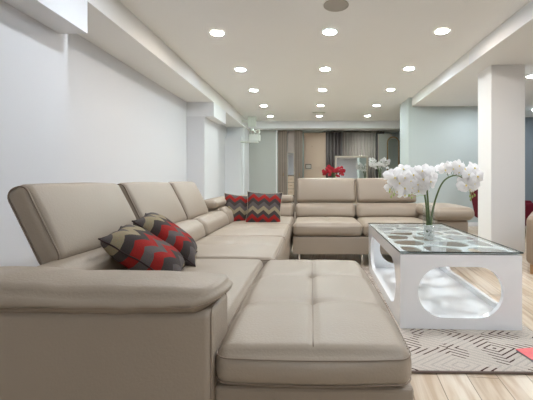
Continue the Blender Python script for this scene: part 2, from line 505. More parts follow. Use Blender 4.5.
sp = empty('ceiling_speaker', (0.225, 3.14, CZ-0.0005), 'round grey perforated ceiling speaker at the top of the picture', 'speaker')
cylo('grille', (0, 0, -0.008), 0.105, 0.007, SPK, sp, 40)
bm = bmesh.new(); tube(bm, [(0.108*math.cos(t*math.pi/20), 0.108*math.sin(t*math.pi/20), -0.0055) for t in range(40)], 0.005, 8, True)
link('rim', bm_mesh(bm, 'rim', True), SPK, sp)
v = empty('ceiling_vent', (0.18, 8.1, CZ-0.0005), 'small dark linear air vent in the ceiling near the back', 'vent')
box('frame', (-0.16, -0.05, -0.012), (0.16, 0.05, -0.0005), WPLAST, v)
boxes('slats', [((-0.14, -0.035+k*0.024, -0.016), (0.14, -0.025+k*0.024, -0.0125)) for k in range(3)], SPK, v)

# ------------------------------------------------------------ exit sign and emergency lamp
ex = empty('exit_sign', (-1.47, 8.45, 2.17), 'small white and green exit sign projecting below the ceiling at the back left corner', 'sign')
box('housing', (-0.06, -0.02, 0), (0.14, 0.02, 0.25), WPLAST, ex, 0.008)
box('sign_face', (-0.03, -0.026, 0.05), (0.12, -0.0205, 0.20), GREEN, ex)
boxes('pictogram', [((0.03, -0.03, 0.08), (0.05, -0.0265, 0.15)), ((0.035, -0.03, 0.155), (0.055, -0.0265, 0.175)),
                    ((0.0, -0.03, 0.12), (0.03, -0.0265, 0.132)), ((0.05, -0.03, 0.09), (0.075, -0.0265, 0.10)),
                    ((0.085, -0.03, 0.065), (0.11, -0.0265, 0.185))], WPLAST, ex)
box('bracket', (-0.2095, -0.01, 0.10), (-0.06, 0.01, 0.16), WPLAST, ex)
em = empty('emergency_light', (-1.45, 8.60, 1.80), 'white twin head emergency light on a wall bracket under the exit sign', 'lamp')
box('case', (-0.08, -0.05, 0.04), (0.20, 0.05, 0.20), WPLAST, em, 0.012)
box('mounting_arm', (-0.03, -0.03, 0.20), (0.03, 0.03, 0.365), WPLAST, em, 0.004)
box('shelf', (-0.29, -0.07, 0.01), (0.14, 0.12, 0.035), WPLAST, em)
for dx in (0.03, 0.15):
    bm = bmesh.new()
    bmesh.ops.create_uvsphere(bm, u_segments=18, v_segments=10, radius=0.058)
    for q in bm.verts:
        q.co.y = max(q.co.y, -0.035); q.co += Vector((dx, -0.03, 0.265 if dx > 0.1 else 0.25))
    hd = link('lamp_head', bm_mesh(bm, 'lamp_head', True), WPLAST, em)
    bm = bmesh.new()
    bmesh.ops.create_cone(bm, cap_ends=True, segments=18, radius1=0.038, radius2=0.038, depth=0.01,
                          matrix=Matrix.Translation((dx, -0.07, 0.265 if dx > 0.1 else 0.25)) @ Matrix.Rotation(R(90), 4, 'X'))
    link('lens', bm_mesh(bm, 'lens'), SPK, hd)

# ------------------------------------------------------------ sectional sofa
G = 'sections of the taupe leather sectional sofa'
def bend_head(x_bot, z_bot, x_top, z_top):
    """maps an upright slab (x = thickness, z = height 0..1) on to a raked headrest"""
    def fn(w):
        t = w.z
        return Vector((x_bot+(x_top-x_bot)*t + w.x*0.92, w.y, z_bot+(z_top-z_bot)*t + w.x*0.42))
    return fn

def headrest(parent, y0, y1, along='Y', cfg=None, seed=0.0):
    """raked headrest; along Y it faces +X, along X it faces -Y"""
    xb, zb, xt, zt = cfg
    L = math.hypot(xt-xb, zt-zb)
    ux, uz = (xt-xb)/L, (zt-zb)/L            # up the headrest
    nx, nz = -uz*(-1), ux*(-1)               # facing direction
    def place(w):
        a, s, t = w.x, w.y, w.z              # a thickness (front +), s along, t up
        X = xb+ux*t+nx*a; Z = zb+uz*t+nz*a
        return Vector((X, s, Z)) if along == 'Y' else Vector((s, -X, Z))
    def dfm(w, s, h):
        w = w.copy()
        if s[0] > 0: w.x += 0.028*s[0]*(bump1(s[1])**.4)*(bump1(s[2])**.5)
        else: w.x += 0.012*s[0]*bump1(s[1])*bump1(s[2])
        w.z += 0.006*s[2]*bump1(s[1])
        w += noise.noise_vector(Vector((w.x*6+seed, w.y*6, w.z*6)))*0.0025
        return w
    o = cushion('headrest', (-0.045, y0+0.004, 0), (0.045, y1-0.004, L), LEATHER, parent, r=0.032, n=(2, 14, 8), deform=dfm, fn=place)
    loops = []
    for yy in (y0+0.012, y1-0.012):
        loops.append([place(Vector(p)) for p in rect_loop((-0.038, 0.004), (0.042, L-0.004), 0.035, 'xz', yy)])
    piping('piping', loops, 0.0032, PIPING, o)
    return o

# --- near chaise section
ch = empty('sofa_section', (0, 0, 0), 'nearest sofa section, wide tufted chaise seat with its padded armrest across the foreground', 'sofa', G)
cushion('arm_panel', (-1.05, 0.885, 0.06), (-0.252, 1.07, 0.545), LEATHER, ch, r=0.022, n=(16, 2, 8), deform=soft((0, 0.004, 0), 0.0015, 2))
piping('arm_seam', [rect_loop((0.893, 0.08), (1.05, 0.55), 0.02, 'yz', -0.256)], 0.0018, PIPING, ch)
def armfn(w):
    w = w.copy()
    t = (w.x+0.62)                       # arm dips gently towards both ends
    w.z -= 0.03*max(0, -w.x-0.80)**2*8
    w.y += 0.02*max(0, -0.35-w.x)*0.6
    e = (w.y-0.976)/0.108
    if w.z > 0.57: w.z -= 0.020*min(1, max(0, (w.x+1.0)/0.35))*min(1, (w.z-0.57)/0.04)
    if w.x > -0.32: w.x -= (0.045*abs(e)**2.5+0.02*max(0, 0.60-w.z)/0.05)*min(1, (w.x+0.32)/0.08)
    w.z -= 0.012*abs(e)**2
    w.z += 0.0035*math.sin(w.x*70+5*math.sin(w.y*9))*max(0, e)*math.exp(-((w.x+0.85)/0.22)**2)
    w.z += 0.004*noise.noise(Vector((w.x*14, w.y*14, 3)))*1.2
    return w
ac = cushion('armrest_pad', (-1.06, 0.868, 0.548), (-0.222, 1.085, 0.622), LEATHER, ch, r=0.04, n=(34, 8, 2),
        deform=soft((0.006, 0.006, 0.014), 0.0022, 5, 14), fn=armfn)
bm = bmesh.new()
tube(bm, [armfn(Vector(p)) for p in rect_loop((-1.055, 0.866), (-0.219, 1.087), 0.045, 'xy', 0.572)], 0.0016, 6, True)
link('pad_seam', bm_mesh(bm, 'pad_seam', True), PIPING, ac)
box('base_panel', (-0.256, 0.915, 0.07), (0.27, 1.9, 0.338), LEATHER, ch, 0.012)
box('back_base', (-1.0, 1.072, 0.07), (-0.262, 1.9, 0.338), LEATHER, ch, 0.01)
def chaise_fn(w):
    w = w.copy()
    if w.z > 0.44: pass
    return w
cz = cushion('chaise_cushion', (-0.250, 0.893, 0.342), (0.262, 1.925, 0.442), LEATHER, ch, r=0.036, n=(60, 84, 4),
        deform=seat_deform(0.020, seams_x=(0.0,), seams_y=(-0.17, 0.16), tufts=[(0, -0.17), (0, 0.16), (-0.26, -0.17), (0.26, -0.17), (-0.26, 0.16), (0.26, 0.16)], side=0.020, seed=4, depth=0.008))
def dense(L, step=0.03):
    out = []
    for i in range(len(L)):
        p, q = Vector(L[i]), Vector(L[(i+1) % len(L)]); n = max(1, int((q-p).length/step))
        out += [p.lerp(q, k/n) for k in range(n)]
    return out
def bulge(w):
    hx, hy = 0.256, 0.516; x, y = w.x-0.006, w.y-1.409; s2 = (w.z-0.392)/0.05
    k = 0.020*bump1(s2)
    return Vector((w.x+k*x/hx*bump1(y/hy), w.y+k*y/hy*bump1(x/hx), w.z))
piping('cushion_piping', [dense(rect_loop((-0.249, 0.894), (0.261, 1.924), 0.036, 'xy', 0.424)),
                          dense(rect_loop((-0.249, 0.894), (0.261, 1.924), 0.036, 'xy', 0.360))], 0.0018, PIPING, cz, bulge)
def seat_seam(parent, line, z0, rad=0.0016):
    bm = bmesh.new(); tube(bm, [(p[0], p[1], z0+p[2]) for p in line], rad, 6)
    return link('stitched_seam', bm_mesh(bm, 'stitched_seam', True), PIPING, parent)
def chaise_top(x, y):
    s0 = (x-0.006)/0.256; s1 = (y-1.409)/0.516
    e = (bump1(s0)**.45)*(bump1(s1)**.45)
    return 0.442+0.020*e
seat_seam(cz, [(0.006, 0.915+0.99*k/40, chaise_top(0.006, 0.915+0.99*k/40)-0.0075*((bump1((0.915+0.99*k/40-1.409)/0.516))**.45)) for k in range(41)], 0)
cushion('seat_cushion', (-0.83, 1.075, 0.344), (-0.262, 1.925, 0.444), LEATHER, ch, r=0.026, n=(24, 24, 3),
        deform=seat_deform(0.018, tufts=[(-0.02, 0.15), (-0.02, -0.15)], seed=9))
cushion('back_shell', (-1.05, 1.072, 0.10), (-0.90, 1.93, 0.55), LEATHER, ch, r=0.03, n=(2, 14, 8))
def lumbar(parent, y0, y1, seed=0):
    def fn(w):
        w = w.copy(); t = (w.z-0.44)/0.17
        w.x -= 0.05*t
        return w
    return cushion('lumbar_cushion', (-0.955, y0+0.003, 0.43), (-0.80, y1-0.003, 0.575), LEATHER, parent, r=0.05, n=(4, 18, 5),
                   deform=soft((0.02, 0.0, 0.012), 0.003, seed, 7), fn=fn)
lumbar(ch, 1.12, 1.94, 3)
HC = (-0.958, 0.558, -1.105, 0.853)
headrest(ch, 1.27, 1.915, 'Y', HC, 1)
for x, y in ((0.22, 0.97), (0.22, 1.84), (-0.98, 0.95), (-0.98, 1.84)):
    cylo('leg', (x, y, 0), 0.018, 0.075, CHROME, ch, 14)

# --- left run
lr = empty('sofa_section', (0, 0, 0), 'middle sofa section along the left wall with two raised headrests', 'sofa', G)
box('base_panel', (-1.0, 1.94, 0.10), (-0.215, 3.44, 0.315), LEATHER, lr, 0.012)
for i, (y0, y1) in enumerate(((1.935, 2.69), (2.695, 3.445))):
    c = cushion('seat_cushion', (-0.83, y0, 0.322), (-0.20, y1, 0.444), LEATHER, lr, r=0.03, n=(26, 26, 4),
            deform=seat_deform(0.022, tufts=[(0, 0.0), (0.18, 0.0), (-0.16, 0)], seams_y=(0.0,), seed=11+i, depth=0.005, side=0.01))
    piping('piping', [rect_loop((-0.825, y0+0.004), (-0.202, y1-0.004), 0.03, 'xy', 0.434)], 0.0024, PIPING, c)
cushion('back_shell', (-1.05, 1.94, 0.10), (-0.90, 3.44, 0.55), LEATHER, lr, r=0.03, n=(2, 14, 8))
lumbar(lr, 1.95, 2.70, 6); lumbar(lr, 2.70, 3.46, 8)
headrest(lr, 1.945, 2.61, 'Y', HC, 2)
headrest(lr, 2.62, 3.16, 'Y', HC, 3)
for x, y in ((-0.26, 2.0), (-0.26, 3.38), (-0.98, 2.0), (-0.98, 3.38)):
    cylo('leg', (x, y, 0), 0.018, 0.105, CHROME, lr, 14)

# --- corner
co = empty('sofa_section', (0, 0, 0), 'corner sofa section with low back, behind the two far zigzag pillows', 'sofa', G)
YB = 4.42
box('base_panel', (-1.0, 3.455, 0.10), (-0.215, YB-0.05, 0.315), LEATHER, co, 0.012)
c = cushion('seat_cushion', (-0.83, 3.452, 0.322), (-0.20, 4.18, 0.444), LEATHER, co, r=0.03, n=(24, 24, 4),
        deform=seat_deform(0.018, tufts=[(0, 0)], seed=21, side=0.008))
piping('piping', [rect_loop((-0.825, 3.456), (-0.204, 4.176), 0.03, 'xy', 0.434)], 0.0024, PIPING, c)
cushion('back_shell', (-1.05, 3.45, 0.10), (-0.91, YB, 0.60), LEATHER, co, r=0.03, n=(2, 12, 8))
cushion('back_shell', (-0.905, YB-0.13, 0.10), (-0.205, YB, 0.60), LEATHER, co, r=0.03, n=(10, 2, 8))
def lfn(w):
    w = w.copy(); t = (w.z-0.44)/0.17; w.x -= 0.05*t; return w
def bfn(w):
    w = w.copy(); t = (w.z-0.44)/0.17; w.y += 0.05*t; return w
cushion('lumbar_cushion', (-0.955, 3.465, 0.43), (-0.80, 4.16, 0.60), LEATHER, co, r=0.05, n=(4, 14, 5), deform=soft((0.02, 0, 0.01), 0.003, 31), fn=lfn)
cushion('lumbar_cushion', (-0.79, 4.12, 0.43), (-0.21, 4.27, 0.60), LEATHER, co, r=0.05, n=(14, 4, 5), deform=soft((0, 0.02, 0.01), 0.003, 33), fn=bfn)
cushion('top_pad', (-1.06, 3.30, 0.610), (-0.90, 4.27, 0.685), LEATHER, co, r=0.034, n=(4, 16, 2), deform=soft((0.01, 0, 0.01), 0.003, 35))
cushion('top_pad', (-0.89, 4.20, 0.610), (-0.21, 4.36, 0.69), LEATHER, co, r=0.034, n=(14, 4, 2), deform=soft((0, 0.01, 0.01), 0.003, 36))
for x, y in ((-0.26, 3.52), (-0.98, 3.52), (-0.26, 4.3), (-0.98, 4.3)):
    cylo('leg', (x, y, 0), 0.018, 0.105, CHROME, co, 14)

# --- far run
fr = empty('sofa_section', (0, 0, 0), 'far two-seat sofa section facing the viewer, with two headrests and right armrest', 'sofa', G)
YF = 3.56
box('base_panel', (-0.185, YF+0.015, 0.12), (1.255, 4.36, 0.30), LEATHER, fr, 0.012)
for i, (x0, x1) in enumerate(((-0.188, 0.528), (0.534, 1.25))):
    c = cushion('seat_cushion', (x0, YF, 0.306), (x1, 4.17, 0.436), LEATHER, fr, r=0.045, n=(26, 20, 4),
            deform=seat_deform(0.022, seams_x=(0.0,), tufts=[(0, -0.1)], seed=41+i, depth=0.007, side=0.01))
    piping('piping', [rect_loop((x0+0.002, YF-0.003), (x1-0.002, 4.16), 0.04, 'xy', 0.398)], 0.0022, PIPING, c)
cushion('back_shell', (-0.19, 4.29, 0.10), (1.62, YB, 0.58), LEATHER, fr, r=0.03, n=(16, 2, 8))
for i, (x0, x1) in enumerate(((-0.185, 0.53), (0.535, 1.30))):
    cushion('lumbar_cushion', (x0, 4.11, 0.43), (x1, 4.28, 0.598), LEATHER, fr, r=0.055, n=(18, 4, 5),
            deform=soft((0, 0.02, 0.01), 0.003, 43+i), fn=bfn)
HF = (-4.245, 0.612, -4.335, 0.895)
headrest(fr, -0.175, 0.545, 'X', HF, 5)
headrest(fr, 0.552, 1.27, 'X', HF, 6)
cushion('arm_panel', (1.262, YF+0.01, 0.10), (1.60, 4.285, 0.475), LEATHER, fr, r=0.03, n=(6, 12, 8), deform=soft((0.004, 0.006, 0), 0.002, 51))
ap = cushion('armrest_pad', (1.235, YF-0.07, 0.482), (1.635, 4.25, 0.60), LEATHER, fr, r=0.055, n=(10, 14, 2), deform=soft((0.01, 0.02, 0.02), 0.004, 53))
for x, y in ((-0.12, YF+0.06), (0.53, YF+0.06), (1.2, YF+0.06), (1.55, YF+0.1), (-0.12, 4.3), (1.55, 4.36)):
    cylo('leg', (x, y, 0), 0.014, 0.125, CHROME, fr, 14)

# ------------------------------------------------------------ pillows
def pillow(mat, label, origin, Rm, size=0.42, thick=0.075, group='zigzag patterned throw pillows'):
    """local XY is the face, +Z the front"""
    n = 26; bm = bmesh.new(); front = {}; back = {}
    for i in range(n+1):
        for j in range(n+1):
            u = -1+2*i/n; v = -1+2*j/n
            k = 1-0.09*(1-abs(u)**2)*abs(v)**3*1.0
            kk = 1-0.09*(1-abs(v)**2)*abs(u)**3
            x = u*size/2*kk; y = v*size/2*k
            t = thick*((1-u**4)*(1-v**4))**0.55
            wz = 0.006*noise.noise(Vector((u*2.3, v*2.3, size*20)))
            edge = (i in (0, n) or j in (0, n))
            a = bm.verts.new((x, y, t+wz)); front[i, j] = a
            back[i, j] = a if edge else bm.verts.new((x, y, -t+wz))
    for i in range(n):
        for j in range(n):
            bm.faces.new((front[i, j], front[i+1, j], front[i+1, j+1], front[i, j+1]))
            f = bm.faces.new((back[i, j], back[i, j+1], back[i+1, j+1], back[i+1, j]))
    rim = [front[i, 0].co.copy() for i in range(n)]+[front[n, j].co.copy() for j in range(n)]+[front[i, n].co.copy() for i in range(n, 0, -1)]+[front[0, j].co.copy() for j in range(n, 0, -1)]
    o = link('throw_pillow', bm_mesh(bm, 'throw_pillow', True), mat)
    o.matrix_world = Matrix.Translation(origin) @ Rm
    tag(o, label, 'pillow', group)
    bm = bmesh.new(); tube(bm, rim, 0.003, 6, True)
    link('corded_edge', bm_mesh(bm, 'corded_edge', True), PILBACK if mat is CHEV2 else PILPIPE, o)
    return o

def basis(xa, ya):
    xa = Vector(xa).normalized(); ya = Vector(ya); ya = (ya-xa*ya.dot(xa)).normalized(); za = xa.cross(ya)
    return Matrix((xa, ya, za)).transposed().to_4x4()

# two near, leaning on the left back: local Y runs up the slope, local X along the sofa
pillow(CHEV2, 'front zigzag throw pillow lying tilted just behind the near armrest', (-0.705, 1.50, 0.560), basis((-0.30, 1, 0.0), (-0.74, -0.2, 0.54)) , 0.35, 0.066)
pillow(CHEV2, 'rear zigzag throw pillow leaning on the left back behind the front one', (-0.755, 1.84, 0.573), basis((-0.30, 1, 0.0), (-0.70, -0.2, 0.60)), 0.365, 0.066)
pillow(CHEV, 'smaller zigzag throw pillow with pale corded edge at the left of the sofa corner', (-0.76, 3.70, 0.565), basis((1, 0.25, -0.10), (-0.30, 0.30, 1)), 0.34, 0.05)
pillow(CHEV, 'larger zigzag throw pillow standing upright at the right in the sofa corner', (-0.485, 3.60, 0.580), basis((1, 0.06, -0.04), (-0.03, 0.34, 1)), 0.37, 0.055)

# ------------------------------------------------------------ rug
def rug():
    bm = bmesh.new(); add_box(bm, (0.32, 1.60, 0.001), (1.265, 3.5, 0.016), 0.004)
    o = link('area_rug', bm_mesh(bm, 'area_rug'), RUG)
    tag(o, 'light greige rug with dark hatched diamond lines under the coffee table', 'rug')
    bm = bmesh.new(); tube(bm, rect_loop((0.32, 1.60), (1.265, 3.5), 0.01, 'xy', 0.0085), 0.006, 6, True)
    link('binding', bm_mesh(bm, 'binding', True), RUGEDGE, o)
rug()
mg = empty('magazine', (1.035, 1.785, 0.0165), 'pink printed magazine lying on the rug at the right edge', 'magazine', rz=R(10))
bm = bmesh.new(); add_box(bm, (0, -0.13, 0), (0.20, 0, 0.008)); link('pages', bm_mesh(bm, 'pages'), PAPER, mg)
box('cover', (-0.002, -0.132, 0.0082), (0.202, 0.002, 0.0100), PINK, mg)

# ------------------------------------------------------------ coffee table
TW, TL, TH = 0.69, 1.34, 0.431
tb = empty('coffee_table', (0.520, 2.045, 0.017), 'glossy white coffee table with rounded cut-outs and cell lattice under a glass top', 'table', rz=R(-1.5))
def stadium(cx, cz, w, h, r, seg=10):
    pts = []
    for (sx, sz, st) in ((1, 1, 0), (-1, 1, 90), (-1, -1, 180), (1, -1, 270)):
        for k in range(seg+1):
            t = R(st+90*k/seg)
            pts.append((cx+sx*(w/2-r)+r*math.cos(t), cz+sz*(h/2-r)+r*math.sin(t)))
    return pts
def panel_with_hole(name, W, H, hole, th, place, mat, parent):
    """panel W x H (0..W, 0..H), one hole, thickness th; ring bridging by angle"""
    cx = sum(p[0] for p in hole)/len(hole); cz = sum(p[1] for p in hole)/len(hole)
    n = len(hole)
    def outer(p):
        dx, dz = p[0]-cx, p[1]-cz
        t = min(((W-cx) if dx > 0 else -cx)/dx if abs(dx) > 1e-9 else 1e9, ((H-cz) if dz > 0 else -cz)/dz if abs(dz) > 1e-9 else 1e9)
        return (cx+dx*t, cz+dz*t)
    # insert the corner directions
    I = list(hole); O = [outer(p) for p in I]
    for c in ((0, 0), (W, 0), (W, H), (0, H)):
        a = math.atan2(c[1]-cz, c[0]-cx)
        best = min(range(n), key=lambda i: abs(math.remainder(math.atan2(I[i][1]-cz, I[i][0]-cx)-a, 2*math.pi)))
        O[best] = c
    bm = bmesh.new(); n = len(I)
    V = {}
    for k, dep in (('f', 0), ('b', th)):
        V['I'+k] = [bm.verts.new(place(p[0], p[1], dep)) for p in I]
        V['O'+k] = [bm.verts.new(place(p[0], p[1], dep)) for p in O]
    for i in range(n):
        j = (i+1) % n
        bm.faces.new((V['If'][i], V['If'][j], V['Of'][j], V['Of'][i]))
        bm.faces.new((V['Ib'][i], V['Ob'][i], V['Ob'][j], V['Ib'][j]))
        bm.faces.new((V['If'][i], V['Ib'][i], V['Ib'][j], V['If'][j]))
        bm.faces.new((V['Of'][i], V['Of'][j], V['Ob'][j], V['Ob'][i]))
    me = bm_mesh(bm, name)
    return link(name, me, mat, parent)
t_ = 0.03
hs = stadium(TW/2, TH/2-0.002, TW-0.205, 0.295, 0.146)
panel_with_hole('end_panel', TW, TH, hs, t_, lambda a, z, d: (a, d, z), WHITE, tb)
panel_with_hole('end_panel', TW, TH, hs, t_, lambda a, z, d: (a, TL-t_+d, z), WHITE, tb)
hl = stadium((TL-2*t_)/2, TH/2-0.002, TL-2*t_-0.20, 0.295, 0.146)
panel_with_hole('side_panel', TL-2*t_, TH, hl, t_, lambda a, z, d: (d, t_+a, z), WHITE, tb)
panel_with_hole('side_panel', TL-2*t_, TH, hl, t_, lambda a, z, d: (TW-t_+d, t_+a, z), WHITE, tb)
box('bottom_shelf', (t_+0.001, t_+0.001, 0.004), (TW-t_-0.001, TL-t_-0.001, 0.03), WHITE, tb)
# lattice of rounded cells
def clip(poly, a, b, c):
    out = []
    for i in range(len(poly)):
        p, q = poly[i], poly[(i+1) % len(poly)]
        dp = a*p[0]+b*p[1]-c; dq = a*q[0]+b*q[1]-c
        if dp <= 0: out.append(p)
        if dp*dq < 0:
            t = dp/(dp-dq); out.append((p[0]+(q[0]-p[0])*t, p[1]+(q[1]-p[1])*t))
    return out
def lattice(W, L, nx, ny, th, z0, parent, seed=3):
    rd = random.Random(seed); seeds = []
    for j in range(ny):
        for i in range(nx):
            seeds.append(((i+0.5+(0.22 if j % 2 else -0.22)+rd.uniform(-.17, .17))*W/nx, (j+0.5+rd.uniform(-.22, .22))*L/ny))
    bm = bmesh.new()
    for k, s in enumerate(seeds):
        poly = [(0, 0), (W, 0), (W, L), (0, L)]
        for m, q in enumerate(seeds):
            if m == k: continue
            a, b = q[0]-s[0], q[1]-s[1]
            poly = clip(poly, a, b, (q[0]**2+q[1]**2-s[0]**2-s[1]**2)/2)
            if len(poly) < 3: break
        if len(poly) < 3: continue
        cx = sum(p[0] for p in poly)/len(poly); cy = sum(p[1] for p in poly)/len(poly)
        # inset polygon
        ins = [(-10, -10), (10, -10), (10, 10), (-10, 10)]
        for i in range(len(poly)):
            p, q = poly[i], poly[(i+1) % len(poly)]
            ex, ey = q[0]-p[0], q[1]-p[1]; l = math.hypot(ex, ey)
            if l < 1e-6: continue
            nx_, ny_ = ey/l, -ex/l
            onb = (abs(p[0]-q[0]) < 1e-6 and (abs(p[0]) < 1e-6 or abs(p[0]-W) < 1e-6)) or (abs(p[1]-q[1]) < 1e-6 and (abs(p[1]) < 1e-6 or abs(p[1]-L) < 1e-6))
            ins = clip(ins, nx_, ny_, nx_*p[0]+ny_*p[1]-(0.036 if onb else 0.018))
        if len(ins) < 3: continue
        for _ in range(2):      # chaikin rounding
            nw = []
            for i in range(len(ins)):
                p, q = ins[i], ins[(i+1) % len(ins)]
                nw += [(p[0]*.8+q[0]*.2, p[1]*.8+q[1]*.2), (p[0]*.2+q[0]*.8, p[1]*.2+q[1]*.8)]
            ins = nw
        def ray(P, an):
            d = (math.cos(an), math.sin(an)); best = None
            for i in range(len(P)):
                p, q = P[i], P[(i+1) % len(P)]
                ex, ey = q[0]-p[0], q[1]-p[1]
                den = d[0]*ey-d[1]*ex
                if abs(den) < 1e-12: continue
                t = ((p[0]-cx)*ey-(p[1]-cy)*ex)/den; u = ((p[0]-cx)*d[1]-(p[1]-cy)*d[0])/den
                if t > 0 and -1e-6 <= u <= 1+1e-6 and (best is None or t < best): best = t
            return (cx+d[0]*best, cy+d[1]*best) if best else None
        angs = sorted(set([round(2*math.pi*i/32, 5) for i in range(32)]+[round(math.atan2(p[1]-cy, p[0]-cx) % (2*math.pi), 5) for p in poly]))
        I = []; O = []
        for a in angs:
            x, y = ray(ins, a), ray(poly, a)
            if x and y: I.append(x); O.append(y)
        n = len(I)
        It = [bm.verts.new((p[0], p[1], z0+th)) for p in I]; Ot = [bm.verts.new((p[0], p[1], z0+th)) for p in O]
        Ib = [bm.verts.new((p[0], p[1], z0)) for p in I]; Ob = [bm.verts.new((p[0], p[1], z0)) for p in O]
        for i in range(n):
            j = (i+1) % n
            bm.faces.new((It[i], Ot[i], Ot[j], It[j])); bm.faces.new((Ib[i], Ib[j], Ob[j], Ob[i]))
            bm.faces.new((It[i], It[j], Ib[j], Ib[i]))
    me = bpy.data.meshes.new('lattice'); bm.to_mesh(me); bm.free()
    o = link('cell_lattice', me, WEB, parent); return o
lt = lattice(TW-0.004, TL-0.004, 3, 6, 0.007, 0, tb)
lt.location = (0.002, 0.002, TH+0.0005)
gp = box('glass_top', (-0.004, -0.004, TH+0.0085), (TW+0.004, TL+0.004, TH+0.0185), GLASS, tb)
bm = bmesh.new()
e0, e1 = TH+0.0105, TH+0.0182
add_box(bm, (-0.0052, -0.0052, e0), (TW+0.0052, -0.0042, e1)); add_box(bm, (-0.0052, TL+0.0042, e0), (TW+0.0052, TL+0.0052, e1))
add_box(bm, (-0.0052, -0.0042, e0), (-0.0042, TL+0.0042, e1)); add_box(bm, (TW+0.0042, -0.0042, e0), (TW+0.0052, TL+0.0042, e1))
link('polished_edge', bm_mesh(bm, 'polished_edge'), GLASSEDGE, gp)
ZT = 0.017+TH+0.0185

# ------------------------------------------------------------ vase and orchids
VX, VY = 0.808, 2.42
vs = empty('glass_vase', (VX, VY, ZT+0.0005), 'clear cylindrical glass vase with white pebbles on the coffee table', 'vase')
def lathe(name, prof, mat, parent, seg=28, loc=(0, 0, 0)):
    bm = bmesh.new(); rings = []
    for r, z in prof:
        rings.append([bm.verts.new((loc[0]+r*math.cos(k*2*math.pi/seg), loc[1]+r*math.sin(k*2*math.pi/seg), loc[2]+z)) for k in range(seg)])
    for A, B in zip(rings, rings[1:]):
        for k in range(seg): bm.faces.new((A[k], A[(k+1) % seg], B[(k+1) % seg], B[k]))
    bm.faces.new(rings[0][::-1]); bm.faces.new(rings[-1])
    return link(name, bm_mesh(bm, name, True), mat, parent)
lathe('glass_wall', [(0.036, 0), (0.038, 0.004), (0.040, 0.24), (0.0385, 0.241), (0.036, 0.238), (0.034, 0.005), (0.001, 0.004)], VASEG, vs)
rd = random.Random(5)
bm = bmesh.new()
for k in range(260):
    a = rd.uniform(0, 2*math.pi); r = 0.0265*math.sqrt(rd.random()); z = 0.010+0.08*rd.random()
    if k % 3 == 0: z = 0.08+0.02*rd.random()
    s = rd.uniform(0.0055, 0.008)
    bmesh.ops.create_icosphere(bm, subdivisions=1, radius=s, matrix=Matrix.Translation((r*math.cos(a), r*math.sin(a), z)) @ Matrix.Diagonal((1, 1, rd.uniform(.6, .9), 1)))
pb = link('pebbles', bm_mesh(bm, 'pebbles', True), PEB)
pb.location = (VX, VY, ZT+0.0005)
tag(pb, 'small white pebbles filling the lower part of the glass vase', 'pebbles', kind='stuff')

def petal(bm, L, W, ang, cup, z0=0.0, seg=5, tw=0.0):
    ca, sa = math.cos(ang), math.sin(ang)
    cols_ = []
    for i in range(seg+1):
        t = i/seg; w = W*math.sin(math.pi*min(1, (t*0.92+0.08)))**0.6*(0.55+0.6*t if t < .7 else 1.0)
        if i == 0: w = W*0.12
        if i == seg: w = W*0.25
        row = []
        for s in (-1, -0.5, 0, 0.5, 1):
            x = t*L; y = s*w/2; z = z0 + cup*t*t - 0.12*W*s*s + 0.05*W*math.sin(6*t+3*s)
            row.append(bm.verts.new((x*ca-y*sa, x*sa+y*ca, z)))
        cols_.append(row)
    for A, B in zip(cols_, cols_[1:]):
        for k in range(4): bm.faces.new((A[k], A[k+1], B[k+1], B[k]))
bm = bmesh.new(); Lf = 0.050
for a in (90, 215, 325): petal(bm, Lf, 0.042, R(a), -0.004)
for a in (10, 170): petal(bm, Lf*1.02, 0.064, R(a), 0.003, 0.003)
flower_me = bpy.data.meshes.new('flower'); bm.to_mesh(flower_me); bm.free(); flower_me.materials.append(PETAL)
for p in flower_me.polygons: p.use_smooth = True
bm = bmesh.new()
bmesh.ops.create_uvsphere(bm, u_segments=8, v_segments=6, radius=0.007, matrix=Matrix.Translation((0, -0.003, 0.007)) @ Matrix.Diagonal((0.6, 0.8, 0.7, 1)))
petal(bm, 0.010, 0.008, R(270), 0.008, 0.006, 3)
lip_me = bpy.data.meshes.new('lip'); bm.to_mesh(lip_me); bm.free(); lip_me.materials.append(LIP)

def smooth_path(P, n=8):
    out = []
    P = [Vector(p) for p in P]
    for i in range(len(P)-1):
        p0 = P[max(i-1, 0)]; p1 = P[i]; p2 = P[i+1]; p3 = P[min(i+2, len(P)-1)]
        for k in range(n):
            t = k/n
            out.append(0.5*((2*p1)+(-p0+p2)*t+(2*p0-5*p1+4*p2-p3)*t*t+(-p0+3*p1-3*p2+p3)*t**3))
    out.append(P[-1]); return out

